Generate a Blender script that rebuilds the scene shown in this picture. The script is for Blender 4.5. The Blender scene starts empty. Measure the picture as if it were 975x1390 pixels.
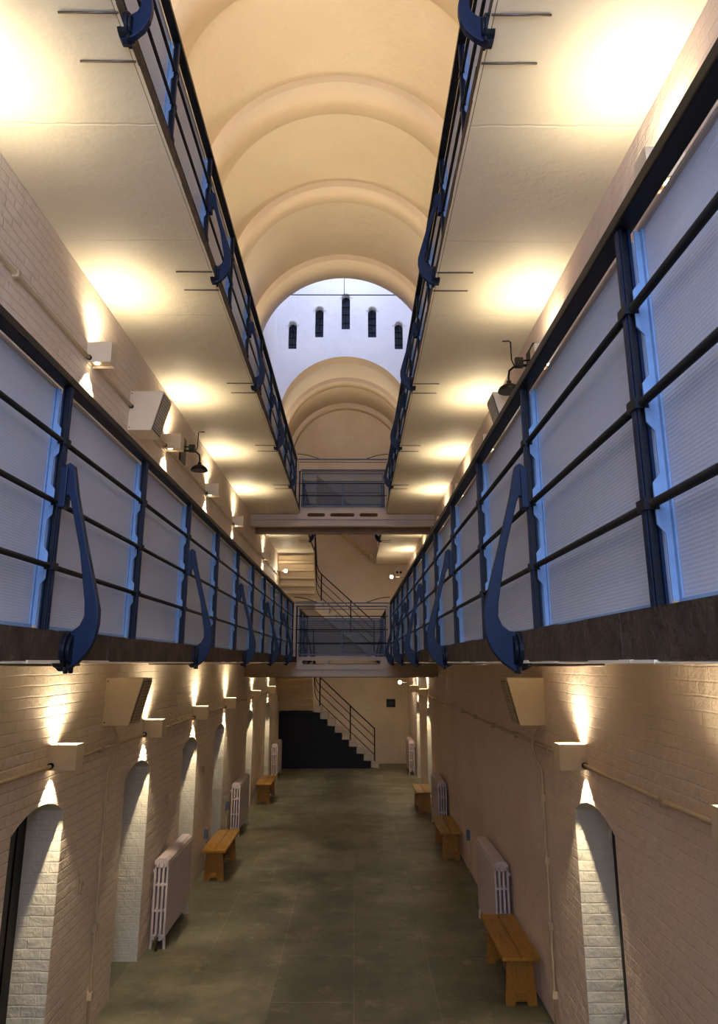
import bpy, bmesh, math, random
from mathutils import Vector, Matrix
random.seed(4)
PI = math.pi
S = bpy.context.scene
COL = S.collection

# ------------------------------------------------------------------ dimensions (metres)
CZ = 3.20                       # eye height, level with the underside of the first balcony
XL, XR = -2.40, 1.84            # inner faces of the side walls
EL, ER = -1.277, 0.746          # balcony edges towards the void
RL, RR = -1.375, 0.82           # planes of the balcony railings
B1, T1 = 3.20, 3.33             # first balcony slab, bottom and top
B2, T2 = 6.55, 6.68             # second balcony slab
Y0, YEND = -3.0, 25.2
SPR = 10.30                     # springing height of the vault
XC = -0.28
RV, RI = 2.12, 1.99
YN = 15.8                       # end of the nave vault
YW = 20.4                       # tall white wall with the slit windows
POST0, STEP = 3.25, 1.305

# ------------------------------------------------------------------ materials
def nt(name):
    m = bpy.data.materials.new(name); m.use_nodes = True
    n = m.node_tree; n.nodes.clear()
    out = n.nodes.new('ShaderNodeOutputMaterial')
    b = n.nodes.new('ShaderNodeBsdfPrincipled')
    n.links.new(b.outputs[0], out.inputs[0])
    return m, n, b, out

def srgb(r, g, b):
    f = lambda c: (c/255/12.92) if c/255 <= .04045 else ((c/255+.055)/1.055)**2.4
    return (f(r), f(g), f(b), 1)

def mixcol(n, fac, a, b):
    x = n.nodes.new('ShaderNodeMix'); x.data_type = 'RGBA'
    for sock, v in ((x.inputs[0], fac), (x.inputs[6], a), (x.inputs[7], b)):
        if hasattr(v, 'links'): n.links.new(v, sock)
        else: sock.default_value = v
    return x.outputs[2]

def ramp(n, fac, p0, p1):
    r = n.nodes.new('ShaderNodeMapRange'); r.inputs[1].default_value = p0; r.inputs[2].default_value = p1
    n.links.new(fac, r.inputs[0]); return r.outputs[0]

def coords(n, perm=None):
    g = n.nodes.new('ShaderNodeNewGeometry')
    if not perm: return g.outputs['Position']
    s = n.nodes.new('ShaderNodeSeparateXYZ'); c = n.nodes.new('ShaderNodeCombineXYZ')
    n.links.new(g.outputs['Position'], s.inputs[0])
    for i, p in enumerate(perm):
        if p is not None: n.links.new(s.outputs[p], c.inputs[i])
    return c.outputs[0]

def noise(n, vec, scale, detail=4, rough=.55):
    t = n.nodes.new('ShaderNodeTexNoise'); t.inputs['Scale'].default_value = scale
    t.inputs['Detail'].default_value = detail; t.inputs['Roughness'].default_value = rough
    n.links.new(vec, t.inputs['Vector']); return t.outputs[0]

def bump(n, h, dist, strength=1, prev=None):
    b = n.nodes.new('ShaderNodeBump'); b.inputs['Distance'].default_value = dist
    b.inputs['Strength'].default_value = strength
    n.links.new(h, b.inputs['Height'])
    if prev: n.links.new(prev, b.inputs['Normal'])
    return b.outputs[0]

def mat_plain(name, col, rough=.5, metal=0, var=.08, scale=14, bmp=.0, col2=None, spec=.25):
    m, n, b, o = nt(name)
    v = coords(n)
    nz = noise(n, v, scale)
    c2 = col2 or tuple(max(0, c*(1-var*3)) for c in col[:3])+(1,)
    n.links.new(mixcol(n, ramp(n, nz, .35, .75), col, c2), b.inputs['Base Color'])
    b.inputs['Roughness'].default_value = rough; b.inputs['Metallic'].default_value = metal
    b.inputs['Specular IOR Level'].default_value = spec
    if bmp: n.links.new(bump(n, noise(n, v, scale*3), bmp), b.inputs['Normal'])
    return m

def mat_brick(name, col, col2, perm=(1, 2, None), depth=.006, rough=.62):
    m, n, b, o = nt(name)
    v = coords(n, perm); p = coords(n)
    # slight wander of the courses
    wob = n.nodes.new('ShaderNodeVectorMath'); wob.operation = 'SCALE'; wob.inputs['Scale'].default_value = .02
    nn = n.nodes.new('ShaderNodeTexNoise'); nn.inputs['Scale'].default_value = 3
    n.links.new(p, nn.inputs['Vector']); n.links.new(nn.outputs[1], wob.inputs[0])
    ad = n.nodes.new('ShaderNodeVectorMath'); n.links.new(v, ad.inputs[0]); n.links.new(wob.outputs[0], ad.inputs[1])
    br = n.nodes.new('ShaderNodeTexBrick')
    br.inputs['Scale'].default_value = 1; br.inputs['Brick Width'].default_value = .235
    br.inputs['Row Height'].default_value = .078; br.inputs['Mortar Size'].default_value = .008
    br.inputs['Mortar Smooth'].default_value = .8
    n.links.new(ad.outputs[0], br.inputs['Vector'])
    big = noise(n, p, .9, 3); mid = noise(n, p, 7, 5); fine = noise(n, p, 45, 4)
    c = mixcol(n, ramp(n, big, .35, .68), col, col2)
    chips = ramp(n, noise(n, p, 5.3, 8, .7), .66, .70)
    c = mixcol(n, chips, c, tuple(x*.72 for x in col2[:3])+(1,))
    n.links.new(c, b.inputs['Base Color']); b.inputs['Roughness'].default_value = rough
    inv = n.nodes.new('ShaderNodeMath'); inv.operation = 'SUBTRACT'; inv.inputs[0].default_value = 1
    n.links.new(br.outputs['Fac'], inv.inputs[1])
    n1 = bump(n, inv.outputs[0], depth, .8)
    n2 = bump(n, mid, .034, .75, n1)
    n3 = bump(n, fine, .004, .6, n2)
    n.links.new(n3, b.inputs['Normal'])
    return m

def mat_plaster(name, col, col2, rough=.6, seams=None):
    m, n, b, o = nt(name)
    p = coords(n)
    big = noise(n, p, .7, 4); mid = noise(n, p, 4, 5)
    c = mixcol(n, ramp(n, big, .3, .7), col, col2)
    nb = bump(n, mid, .03, .5)
    if seams:
        s = n.nodes.new('ShaderNodeSeparateXYZ'); n.links.new(p, s.inputs[0])
        wb = n.nodes.new('ShaderNodeMath'); wb.operation = 'MULTIPLY_ADD'; wb.inputs[1].default_value = .03
        n.links.new(noise(n, p, 8), wb.inputs[0]); n.links.new(s.outputs[1], wb.inputs[2])
        pp = n.nodes.new('ShaderNodeMath'); pp.operation = 'PINGPONG'; pp.inputs[1].default_value = seams/2
        n.links.new(wb.outputs[0], pp.inputs[0])
        lt = ramp(n, pp.outputs[0], .0, .012)
        nb = bump(n, lt, .006, .7, nb)
    n.links.new(c, b.inputs['Base Color']); b.inputs['Roughness'].default_value = rough
    n.links.new(bump(n, noise(n, p, 40), .003, .5, nb), b.inputs['Normal'])
    return m

def mat_floor(name):
    m, n, b, o = nt(name)
    v = coords(n, (1, 0, None)); p = coords(n)
    br = n.nodes.new('ShaderNodeTexBrick')
    br.inputs['Scale'].default_value = 1; br.inputs['Brick Width'].default_value = 1.15
    br.inputs['Row Height'].default_value = .82; br.inputs['Mortar Size'].default_value = .006
    br.inputs['Mortar Smooth'].default_value = .3; br.offset = .37
    br.inputs['Color1'].default_value = srgb(128, 122, 102); br.inputs['Color2'].default_value = srgb(100, 96, 80)
    br.inputs['Mortar'].default_value = srgb(140, 136, 116)
    n.links.new(v, br.inputs['Vector'])
    st = ramp(n, noise(n, p, 1.1, 6, .65), .38, .66)
    c = mixcol(n, st, br.outputs['Color'], srgb(72, 72, 54))
    st2 = ramp(n, noise(n, p, 2.7, 8, .7), .56, .72)
    mx = n.nodes.new('ShaderNodeMath'); mx.operation = 'MULTIPLY'; mx.inputs[1].default_value = .6
    n.links.new(st2, mx.inputs[0])
    c = mixcol(n, mx.outputs[0], c, srgb(160, 152, 124))
    n.links.new(c, b.inputs['Base Color'])
    rr = n.nodes.new('ShaderNodeMapRange'); rr.inputs[3].default_value = .32; rr.inputs[4].default_value = .62
    n.links.new(noise(n, p, 3, 5), rr.inputs[0]); n.links.new(rr.outputs[0], b.inputs['Roughness'])
    inv = n.nodes.new('ShaderNodeMath'); inv.operation = 'SUBTRACT'; inv.inputs[0].default_value = 1
    n.links.new(br.outputs['Fac'], inv.inputs[1])
    n.links.new(bump(n, noise(n, p, 14, 6), .006, .6, bump(n, inv.outputs[0], .004)), b.inputs['Normal'])
    return m

def mat_wood(name, col, col2):
    m, n, b, o = nt(name)
    p = coords(n)
    mp = n.nodes.new('ShaderNodeMapping'); mp.inputs['Scale'].default_value = (22, 1.6, 22)
    n.links.new(p, mp.inputs[0])
    nz = noise(n, mp.outputs[0], 2.2, 6)
    n.links.new(mixcol(n, ramp(n, nz, .3, .7), col, col2), b.inputs['Base Color'])
    b.inputs['Roughness'].default_value = .38
    n.links.new(bump(n, nz, .002), b.inputs['Normal'])
    return m

def mat_poly(name, col, clear=.3, ribs=True):
    m, n, b, o = nt(name)
    b.inputs['Base Color'].default_value = col; b.inputs['Roughness'].default_value = .32
    b.inputs['Specular IOR Level'].default_value = .6
    tr = n.nodes.new('ShaderNodeBsdfTransparent'); tr.inputs[0].default_value = (.86, .9, 1, 1)
    tl = n.nodes.new('ShaderNodeBsdfTranslucent'); tl.inputs[0].default_value = col
    mx1 = n.nodes.new('ShaderNodeMixShader'); mx1.inputs[0].default_value = .1
    n.links.new(b.outputs[0], mx1.inputs[1]); n.links.new(tl.outputs[0], mx1.inputs[2])
    mx2 = n.nodes.new('ShaderNodeMixShader'); mx2.inputs[0].default_value = clear
    n.links.new(mx1.outputs[0], mx2.inputs[1]); n.links.new(tr.outputs[0], mx2.inputs[2])
    n.links.new(mx2.outputs[0], o.inputs[0])
    if ribs:
        w = n.nodes.new('ShaderNodeTexWave'); w.bands_direction = 'Z'; w.inputs['Scale'].default_value = 26
        n.links.new(coords(n), w.inputs['Vector'])
        w2 = n.nodes.new('ShaderNodeTexWave'); w2.bands_direction = 'Y'; w2.inputs['Scale'].default_value = 16
        n.links.new(coords(n), w2.inputs['Vector'])
        n.links.new(bump(n, w.outputs[1], .002, .35, bump(n, w2.outputs[1], .001, .25)), b.inputs['Normal'])
    return m

def mat_glass(name):
    m, n, b, o = nt(name)
    gl = n.nodes.new('ShaderNodeBsdfDiffuse'); gl.inputs[0].default_value = (.30, .32, .36, 1)
    tr = n.nodes.new('ShaderNodeBsdfTransparent'); tr.inputs[0].default_value = (.74, .8, .9, 1)
    mx = n.nodes.new('ShaderNodeMixShader'); mx.inputs[0].default_value = .12
    n.links.new(tr.outputs[0], mx.inputs[1]); n.links.new(gl.outputs[0], mx.inputs[2])
    n.links.new(mx.outputs[0], o.inputs[0])
    return m

def mat_emit(name, col, s):
    m, n, b, o = nt(name)
    b.inputs['Base Color'].default_value = (.8, .8, .8, 1)
    b.inputs['Emission Color'].default_value = col; b.inputs['Emission Strength'].default_value = s
    return m

M = dict(
    brick=mat_brick('cream painted brick', srgb(238, 221, 203), srgb(228, 208, 188), depth=.009),
    brickr=mat_brick('cream painted smooth brick', srgb(236, 216, 202), srgb(226, 202, 186), depth=.0025),
    brick_end=mat_brick('cream painted end brick', srgb(226, 208, 180), srgb(214, 194, 164), (0, 2, None), .008),
    reveal=mat_brick('white painted reveal brick', srgb(236, 228, 214), srgb(222, 212, 196), (0, 2, None), .0022),
    upper=mat_plaster('cream painted upper wall', srgb(226, 206, 178), srgb(218, 196, 166)),
    soffit=mat_plaster('cream balcony soffit', srgb(240, 230, 208), srgb(230, 218, 194), .55, 1.31),
    vault=mat_plaster('buff vault plaster', srgb(222, 208, 186), srgb(214, 198, 174)),
    rib=mat_plaster('buff rib plaster', srgb(214, 196, 170), srgb(206, 186, 160)),
    white=mat_plaster('white lantern plaster', srgb(240, 238, 240), srgb(230, 228, 234)),
    edge=mat_plain('dark worn concrete edge', srgb(74, 62, 52), .8, 0, .2, 9, .012, srgb(44, 36, 30)),
    floor=mat_floor('worn stone flags'),
    navy=mat_plain('navy gloss paint', srgb(2, 27, 60), .5, 0, .12, 20),
    navydark=mat_plain('dark navy paint', srgb(6, 14, 30), .5, 0, .12, 20),
    black=mat_plain('black rail paint', srgb(20, 18, 18), .5, 0, .2, 30, spec=.3),
    skyblue=mat_plain('light blue paint', srgb(122, 154, 198), .4, 0, .05, 20),
    greyblue=mat_plain('grey blue paint', srgb(84, 98, 128), .4, 0, .05, 20),
    poly=mat_poly('ribbed translucent sheet', srgb(196, 204, 224), .12),
    glass=mat_glass('clear bridge glass'),
    beige=mat_plain('beige steel paint', srgb(196, 180, 166), .45, 0, .03, 8),
    beigedk=mat_plain('brown beam paint', srgb(160, 136, 114), .55, 0, .05, 8),
    cream=mat_plain('cream box paint', srgb(226, 208, 180), .42, 0, .02, 8),
    pipe=mat_plain('painted conduit', srgb(208, 188, 158), .45, 0, .06, 10),
    grille=mat_plain('dark grille', srgb(52, 46, 42), .6),
    rad=mat_plain('lilac grey radiator paint', srgb(206, 190, 190), .42, 0, .03, 8),
    wood=mat_wood('honey bench wood', srgb(170, 124, 40), srgb(136, 92, 22)),
    woodend=mat_wood('bench end wood', srgb(164, 116, 44), srgb(130, 86, 28)),
    iron=mat_plain('black iron', srgb(20, 18, 18), .45, .4),
    steel=mat_plain('worn steel', srgb(120, 110, 100), .4, .8),
    step=mat_plaster('pale stone step', srgb(206, 196, 178), srgb(186, 172, 150)),
    riser=mat_plaster('painted stair soffit', srgb(218, 198, 162), srgb(206, 184, 148)),
    board=mat_plain('blue black boards', srgb(8, 12, 20), .5, 0, .1, 6),
    doorp=mat_plain('dark door paint', srgb(9, 9, 12), .5, 0, .15, 8),
    lens=mat_emit('glowing lamp glass', (1, .82, .55, 1), 25),
    globe=mat_emit('white globe lamp', (1, .9, .72, 1), 12),
    dark=mat_plain('dark plaque', srgb(34, 32, 34), .4),
    winglass=mat_plain('dim window glass', srgb(52, 62, 82), .15, 0, .2, 8),
)

# ------------------------------------------------------------------ mesh helpers
class MB:
    def __init__(s): s.bm = bmesh.new(); s.mi = 0; s.mats = []
    def use(s, m):
        if m not in s.mats: s.mats.append(m)
        s.mi = s.mats.index(m); return s
    def face(s, pts):
        f = s.bm.faces.new([s.bm.verts.new(p) for p in pts]); f.material_index = s.mi; return f
    def box(s, x0, x1, y0, y1, z0, z1):
        v = [s.bm.verts.new((x, y, z)) for x in sorted((x0, x1)) for y in sorted((y0, y1)) for z in sorted((z0, z1))]
        for q in ((0,1,3,2),(4,6,7,5),(0,4,5,1),(2,3,7,6),(0,2,6,4),(1,5,7,3)):
            f = s.bm.faces.new([v[i] for i in q]); f.material_index = s.mi
        return s
    def prism(s, pts, axis, a, b):
        """extrude a 2-D outline (u,v) along axis from a to b; the outline lies in the other two axes"""
        def P(u, v, w):
            return {'x': (w, u, v), 'y': (u, w, v), 'z': (u, v, w)}[axis]
        A = [s.bm.verts.new(P(u, v, a)) for u, v in pts]; B = [s.bm.verts.new(P(u, v, b)) for u, v in pts]
        n = len(pts)
        fs = [s.bm.faces.new(A), s.bm.faces.new(list(reversed(B)))]
        for i in range(n): fs.append(s.bm.faces.new((A[i], B[i], B[(i+1) % n], A[(i+1) % n])))
        for f in fs: f.material_index = s.mi
        return s
    def tube(s, pts, r, seg=8, cap=True):
        pts = [Vector(p) for p in pts]; rings = []
        up = None
        for i, p in enumerate(pts):
            d = (pts[min(i+1, len(pts)-1)] - pts[max(i-1, 0)]).normalized()
            if up is None or abs(up.dot(d)) > .95:
                up = Vector((0, 0, 1)) if abs(d.z) < .9 else Vector((1, 0, 0))
            a = d.cross(up).normalized(); b2 = a.cross(d).normalized(); up = b2
            rr = r[i] if isinstance(r, (list, tuple)) else r
            rings.append([s.bm.verts.new(p + (a*math.cos(2*PI*k/seg) + b2*math.sin(2*PI*k/seg))*rr) for k in range(seg)])
        for A, B in zip(rings, rings[1:]):
            for k in range(seg):
                f = s.bm.faces.new((A[k], A[(k+1) % seg], B[(k+1) % seg], B[k])); f.material_index = s.mi; f.smooth = True
        if cap:
            for R in (rings[0], list(reversed(rings[-1]))):
                f = s.bm.faces.new(R); f.material_index = s.mi
        return s
    def lathe(s, c, prof, axis='z', seg=20):
        rings = []
        for r, h in prof:
            ring = []
            for k in range(seg):
                a = 2*PI*k/seg; u, v = r*math.cos(a), r*math.sin(a)
                o = {'z': (u, v, h), 'x': (h, u, v), 'y': (u, h, v)}[axis]
                ring.append(s.bm.verts.new((c[0]+o[0], c[1]+o[1], c[2]+o[2])))
            rings.append(ring)
        for A, B in zip(rings, rings[1:]):
            for k in range(seg):
                f = s.bm.faces.new((A[k], A[(k+1) % seg], B[(k+1) % seg], B[k])); f.material_index = s.mi; f.smooth = True
        for R in (rings[0], rings[-1]):
            f = s.bm.faces.new(R); f.material_index = s.mi
        return s
    def build(s, name, mat=None, parent=None, loc=None, bevel=0, flip=True):
        if flip: bmesh.ops.recalc_face_normals(s.bm, faces=s.bm.faces)
        me = bpy.data.meshes.new(name); s.bm.to_mesh(me); s.bm.free()
        for m in (s.mats or [M[mat]]): me.materials.append(m)
        o = bpy.data.objects.new(name, me); COL.objects.link(o)
        if parent: o.parent = parent
        if loc: o.location = loc
        if bevel:
            b = o.modifiers.new('bevel', 'BEVEL'); b.width = bevel; b.segments = 2; b.limit_method = 'ANGLE'
        return o

def thing(name, label, cat, loc=(0, 0, 0), rz=0, group=None):
    o = bpy.data.objects.new(name, None); o.empty_display_size = .1; COL.objects.link(o)
    o.location = loc; o.rotation_euler = (0, 0, rz); tag(o, label, cat, group); return o
def tag(o, label, cat, group=None):
    o['label'] = label; o['category'] = cat
    if group: o['group'] = group
    return o
KIDS = {}
def copy_tree(o, parent=None, top=True):
    c = o.copy(); COL.objects.link(c)
    if parent: c.parent = parent
    for ch in list(o.children): copy_tree(ch, c, False)
    return c
def struct(o): o['kind'] = 'structure'; return o

# ------------------------------------------------------------------ setting: floor, walls, slabs, vault
mb = MB(); mb.box(XL-.6, XR+.6, Y0-.3, YEND+.3, -.15, 0); struct(mb.build('floor', 'floor'))

def arch_pts(y0, y1, zb, zs, rise, n=8):
    """outline of a doorway: up the near jamb, over the segmental head, down the far jamb"""
    w = (y1-y0)/2; R = (w*w + rise*rise)/(2*rise); cy = (y0+y1)/2; cz = zs + rise - R
    a0 = math.asin(w/R)
    arc = [(cy + R*math.sin(-a0 + 2*a0*k/n), cz + R*math.cos(-a0 + 2*a0*k/n)) for k in range(n+1)]
    return [(y0, zb)] + arc + [(y1, zb)]

def side_wall(name, xw, sgn, storeys, zmax, bk='brick'):
    """storeys: list of (z0, z1, [door centres]); sgn = direction into the wall"""
    m = MB(); m.use(M[bk])
    dp = .30; hw = .475
    for z0, z1, doors in storeys:
        m.use(M[bk])
        y = Y0
        zf = z0
        for yc in sorted(doors):
            a, b = yc-hw, yc+hw
            m.face([(xw, y, z0), (xw, a, z0), (xw, a, z1), (xw, y, z1)])
            o = arch_pts(a, b, zf, zf+2.02, .12)
            # wall above the head, as strips
            arc = o[1:-1]
            for (ya, za), (yb, zb) in zip(arc, arc[1:]):
                m.face([(xw, ya, za), (xw, yb, zb), (xw, yb, z1), (xw, ya, z1)])
            m.use(M['reveal'])
            for (ya, za), (yb, zb) in zip(o, o[1:]):
                m.face([(xw, ya, za), (xw, yb, zb), (xw+sgn*dp, yb, zb), (xw+sgn*dp, ya, za)])
            m.use(M[bk])
            y = b
        m.face([(xw, y, z0), (xw, YEND, z0), (xw, YEND, z1), (xw, y, z1)])
    m.use(M['upper'])
    zt = storeys[-1][1]
    m.face([(xw, Y0, zt), (xw, YEND, zt), (xw, YEND, SPR), (xw, Y0, SPR)])
    m.use(M['white'])
    m.face([(xw, YN, SPR), (xw, YW, SPR), (xw, YW, zmax), (xw, YN, zmax)])
    # thickness behind: outer skin
    m.use(M[bk]); m.box(xw+sgn*.36, xw+sgn*.5, Y0, YEND, 0, zmax)
    return struct(m.build(name, flip=False))

GL = [3.38, 5.98, 8.57, 11.2, 13.6, 17.45, 20.95]
GR = [3.38, 6.0, 18.6, 21.7]
LL = [3.40, 6.0, 8.65, 11.3, 13.95]
side_wall('wall_left', XL, -1, [(0, B1, GL), (B1, T1, []), (T1, B2, LL), (B2, T2, [])], 16.2)
side_wall('wall_right', XR, 1, [(0, B1, GR), (B1, T1, []), (T1, B2, LL), (B2, T2, [])], 16.2, 'brickr')

def door(n, xw, sgn, yc, zf):
    hw = .475; x = xw + sgn*.30
    o = arch_pts(yc-hw-.02, yc+hw+.02, zf, zf+2.02, .14)
    m = MB(); m.prism(o, 'x', x, x+sgn*.05)
    for k in range(5):
        y = yc-hw+.1+k*.19
        m.box(x-sgn*.012, x, y-.075, y+.075, zf+.05, zf+1.98)
    d = struct(m.build('door_%d' % n, 'doorp'))
    m = MB(); m.box(x-sgn*.045, x-sgn*.012, yc-.32, yc-.12, zf+1.0, zf+1.09)
    m.tube([(x-sgn*.05, yc-.4, zf+1.045), (x-sgn*.05, yc-.05, zf+1.045)], .013)
    m.build('bolt', 'steel', d)
    m = MB(); m.box(x-sgn*.03, x-sgn*.012, yc-.12, yc+.12, zf+1.3, zf+1.5)
    m.build('hatch', 'iron', d)
    return d
k = 1
for y in GL: door(k, XL, -1, y, 0); k += 1
for y in GR: door(k, XR, 1, y, 0); k += 1
for y in LL: door(k, XL, -1, y, T1); k += 1
for y in LL: door(k, XR, 1, y, T1); k += 1

# end wall, with the vault-shaped head, and the wall behind the viewer with its tall window
def vault_outline(r, n=24, z=SPR):
    return [(XC + r*math.cos(PI*k/n), z + r*math.sin(PI*k/n)) for k in range(n+1)]
m = MB(); m.prism([(XR+.1, -.1), (XR+.1, SPR)] + vault_outline(RV+.05)[1:-1] + [(XL-.1, SPR), (XL-.1, -.1)], 'y', YEND, YEND+.3)
struct(m.build('wall_back', 'brick_end'))

def wall_with_arch(name, y0, y1, ztop, r, mat, z0=SPR):
    m = MB(); arc = vault_outline(r, 24, z0)
    for (xa, za), (xb, zb) in zip(arc, arc[1:]):
        for y in (y0, y1):
            m.face([(xa, y, za), (xb, y, zb), (xb, y, ztop), (xa, y, ztop)])
        m.face([(xa, y0, za), (xb, y0, zb), (xb, y1, zb), (xa, y1, za)])
    for xw, xe in ((XR+.2, arc[0][0]), (XL-.2, arc[-1][0])):
        for y in (y0, y1): m.face([(xw, y, z0), (xe, y, z0), (xe, y, ztop), (xw, y, ztop)])
    m.face([(XL-.2, y0, ztop), (XR+.2, y0, ztop), (XR+.2, y1, ztop), (XL-.2, y1, ztop)])
    return struct(m.build(name, mat, flip=False))
wall_with_arch('wall_nave_end', YN-.02, YN, 16.2, RI+.02, 'white')

# white wall with five slit windows over the far arch
ZTOP = 16.2
def white_wall():
    wins = [(XC-1.64, 12.54, 13.45), (XC-.82, 12.93, 13.95), (XC, 13.20, 14.39), (XC+.82, 12.93, 13.95), (XC+1.64, 12.54, 13.45)]
    ztop = 16.2; hw = .13; dp = .25
    m = MB(); m.use(M['white']); arc = vault_outline(RI, 48)
    def lower(x):
        d = RI*RI - (x-XC)**2
        return SPR + math.sqrt(d) if d > 0 else SPR
    xs = sorted(set([XL-.2, XR+.2, XC-RI, XC+RI] + [XC-RI*math.cos(PI*k/40) for k in range(41)] + [w[0]+s*hw for w in wins for s in (-1, 1)]))
    for a, b in zip(xs, xs[1:]):
        if b-a < 1e-6: continue
        mid = (a+b)/2; w = [w for w in wins if abs(mid-w[0]) < hw]
        if not w:
            m.face([(a, YW, lower(a)), (b, YW, lower(b)), (b, YW, ztop), (a, YW, ztop)])
        else:
            wx, zb, zt = w[0]
            m.face([(a, YW, lower(a)), (b, YW, lower(b)), (b, YW, zb), (a, YW, zb)])
            n = 6; f = lambda x: zt - hw + math.sqrt(max(0, hw*hw-(x-wx)**2))
            for i in range(n):
                xa, xb = a+(b-a)*i/n, a+(b-a)*(i+1)/n
                m.face([(xa, YW, f(xa)), (xb, YW, f(xb)), (xb, YW, ztop), (xa, YW, ztop)])
    # arch intrados
    m.use(M['rib'])
    for (xa, za), (xb, zb) in zip(arc, arc[1:]):
        m.face([(xa, YW, za), (xb, YW, zb), (xb, YW+.5, zb), (xa, YW+.5, za)])
    m.use(M['white'])
    for wx, zb, zt in wins:
        o = [(wx-hw, zb)] + [(wx - hw*math.cos(PI*k/10), zt-hw+hw*math.sin(PI*k/10)) for k in range(11)] + [(wx+hw, zb)]
        for (xa, za), (xb, zb2) in zip(o, o[1:]+o[:1]):
            m.face([(xa, YW, za), (xb, YW, zb2), (xb, YW+dp, zb2), (xa, YW+dp, za)])
    struct(m.build('wall_lantern', flip=False))
    for i, (wx, zb, zt) in enumerate(wins):
        o = [(wx-hw, zb)] + [(wx - hw*math.cos(PI*k/10), zt-hw+hw*math.sin(PI*k/10)) for k in range(11)] + [(wx+hw, zb)]
        m = MB(); m.prism(o, 'y', YW+dp-.04, YW+dp)
        w = struct(m.build('window_%d' % (i+1), 'winglass'))
        m = MB(); yb = YW+dp-.07
        m.box(wx-.012, wx+.012, yb, yb+.03, zb, zt-.01)
        for s in (-1, 1): m.box(wx+s*hw-.014*(s > 0)*1-.0, wx+s*hw+.014*(s < 0), yb, yb+.03, zb, zt-hw)
        for f in (.25, .5, .72): m.box(wx-hw, wx+hw, yb, yb+.03, zb+f*(zt-zb)-.01, zb+f*(zt-zb)+.01)
        m.build('glazing_bars', 'iron', w)
        # raised hood round the head
        m = MB(); R0, R1 = hw+.02, hw+.075
        pts = [(wx+R0*math.cos(PI*k/12), zt-hw+R0*math.sin(PI*k/12)) for k in range(13)]
        pts2 = [(wx+R1*math.cos(PI*k/12), zt-hw+R1*math.sin(PI*k/12)) for k in range(13)]
        for k in range(12):
            m.prism([pts[k], pts[k+1], pts2[k+1], pts2[k]], 'y', YW-.03, YW+.01)
        m.build('hood_mould', 'white', w)
white_wall()

def vault(name, y0, y1, r, mat):
    m = MB(); a = vault_outline(r, 40)
    for (xa, za), (xb, zb) in zip(a, a[1:]):
        f = m.face([(xa, y0, za), (xb, y0, zb), (xb, y1, zb), (xa, y1, za)]); f.smooth = True
    b = vault_outline(r+.15, 40)
    for i in range(40):
        (xa, za), (xb, zb), (xc, zc), (xd, zd) = a[i], a[i+1], b[i+1], b[i]
        m.face([(xd, y0, zd), (xc, y0, zc), (xc, y1, zc), (xd, y1, zd)])
        for y in (y0, y1): m.face([(xa, y, za), (xb, y, zb), (xc, y, zc), (xd, y, zd)])
    bmesh.ops.remove_doubles(m.bm, verts=m.bm.verts, dist=1e-4)
    return struct(m.build(name, mat))
vault('ceiling', Y0, YN-.03, RV, 'vault')
vault('ceiling_far', YW+.5, YEND, RV, 'vault')
# ribs
def rib(n, y0, y1, r=RI):
    m = MB(); a = vault_outline(r, 40); b = vault_outline(RV+.02, 40)
    for i in range(40):
        (xa, za), (xb, zb), (xc, zc), (xd, zd) = a[i], a[i+1], b[i+1], b[i]
        f = m.face([(xa, y0, za), (xb, y0, zb), (xb, y1, zb), (xa, y1, za)]); f.smooth = True
        for y in (y0, y1): m.face([(xa, y, za), (xb, y, zb), (xc, y, zc), (xd, y, zd)])
    bmesh.ops.remove_doubles(m.bm, verts=m.bm.verts, dist=1e-4)
    for s in (-1, 1):
        xw = XL if s < 0 else XR
        m.box(xw-.001*s, XC+s*r, y0, y1, SPR-.35, SPR+.002)
    return struct(m.build('trim_%d' % n, 'rib'))
for i, (a, b) in enumerate([(-.9, -.2), (1.75, 2.45), (4.4, 5.1), (7.05, 7.75), (9.66, 10.36), (12.28, 12.8), (14.94, 15.78), (22.36, 22.9), (24.8, 25.19)]):
    rib(i+1, a, b)

# balcony slabs
def slab(name, x0, x1, y0, y1, z0, z1, sgn):
    """sgn = side of the void: +1 edge at x1, -1 edge at x0"""
    m = MB(); m.use(M['soffit'])
    m.box(x0, x1, y0, y1, z0, z1)
    m.use(M['edge'])
    xe = x1 if sgn > 0 else x0
    n = 90; ys = [y0+(y1-y0)*i/n for i in range(n+1)]
    # crumbled nosing of dark concrete along the edge
    m.use(M['soffit']); yy = y0
    while yy < y1-.4:
        ln = .05+.35*random.random(); h = .003+.009*random.random()
        m.box(xe+sgn*.005, xe+sgn*(.019+.004*random.random()), yy, yy+ln, z0-.001, z0+h); yy += ln
    m.use(M['edge'])
    for ya, yb in zip(ys, ys[1:]):
        d0 = .012+.006*random.random()
        m.box(xe-sgn*.02, xe+sgn*d0, ya, yb, z0+.004+.004*random.random(), z1+.002+.006*random.random())
    return struct(m.build(name, flip=True))
YA = 22.45
for b, t in ((B1, T1), (B2, T2)):
    slab('balcony_slab', XL, EL, Y0, YA, b, t, 1)
    slab('balcony_slab', ER, XR, Y0, YEND, b, t, -1)

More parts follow.
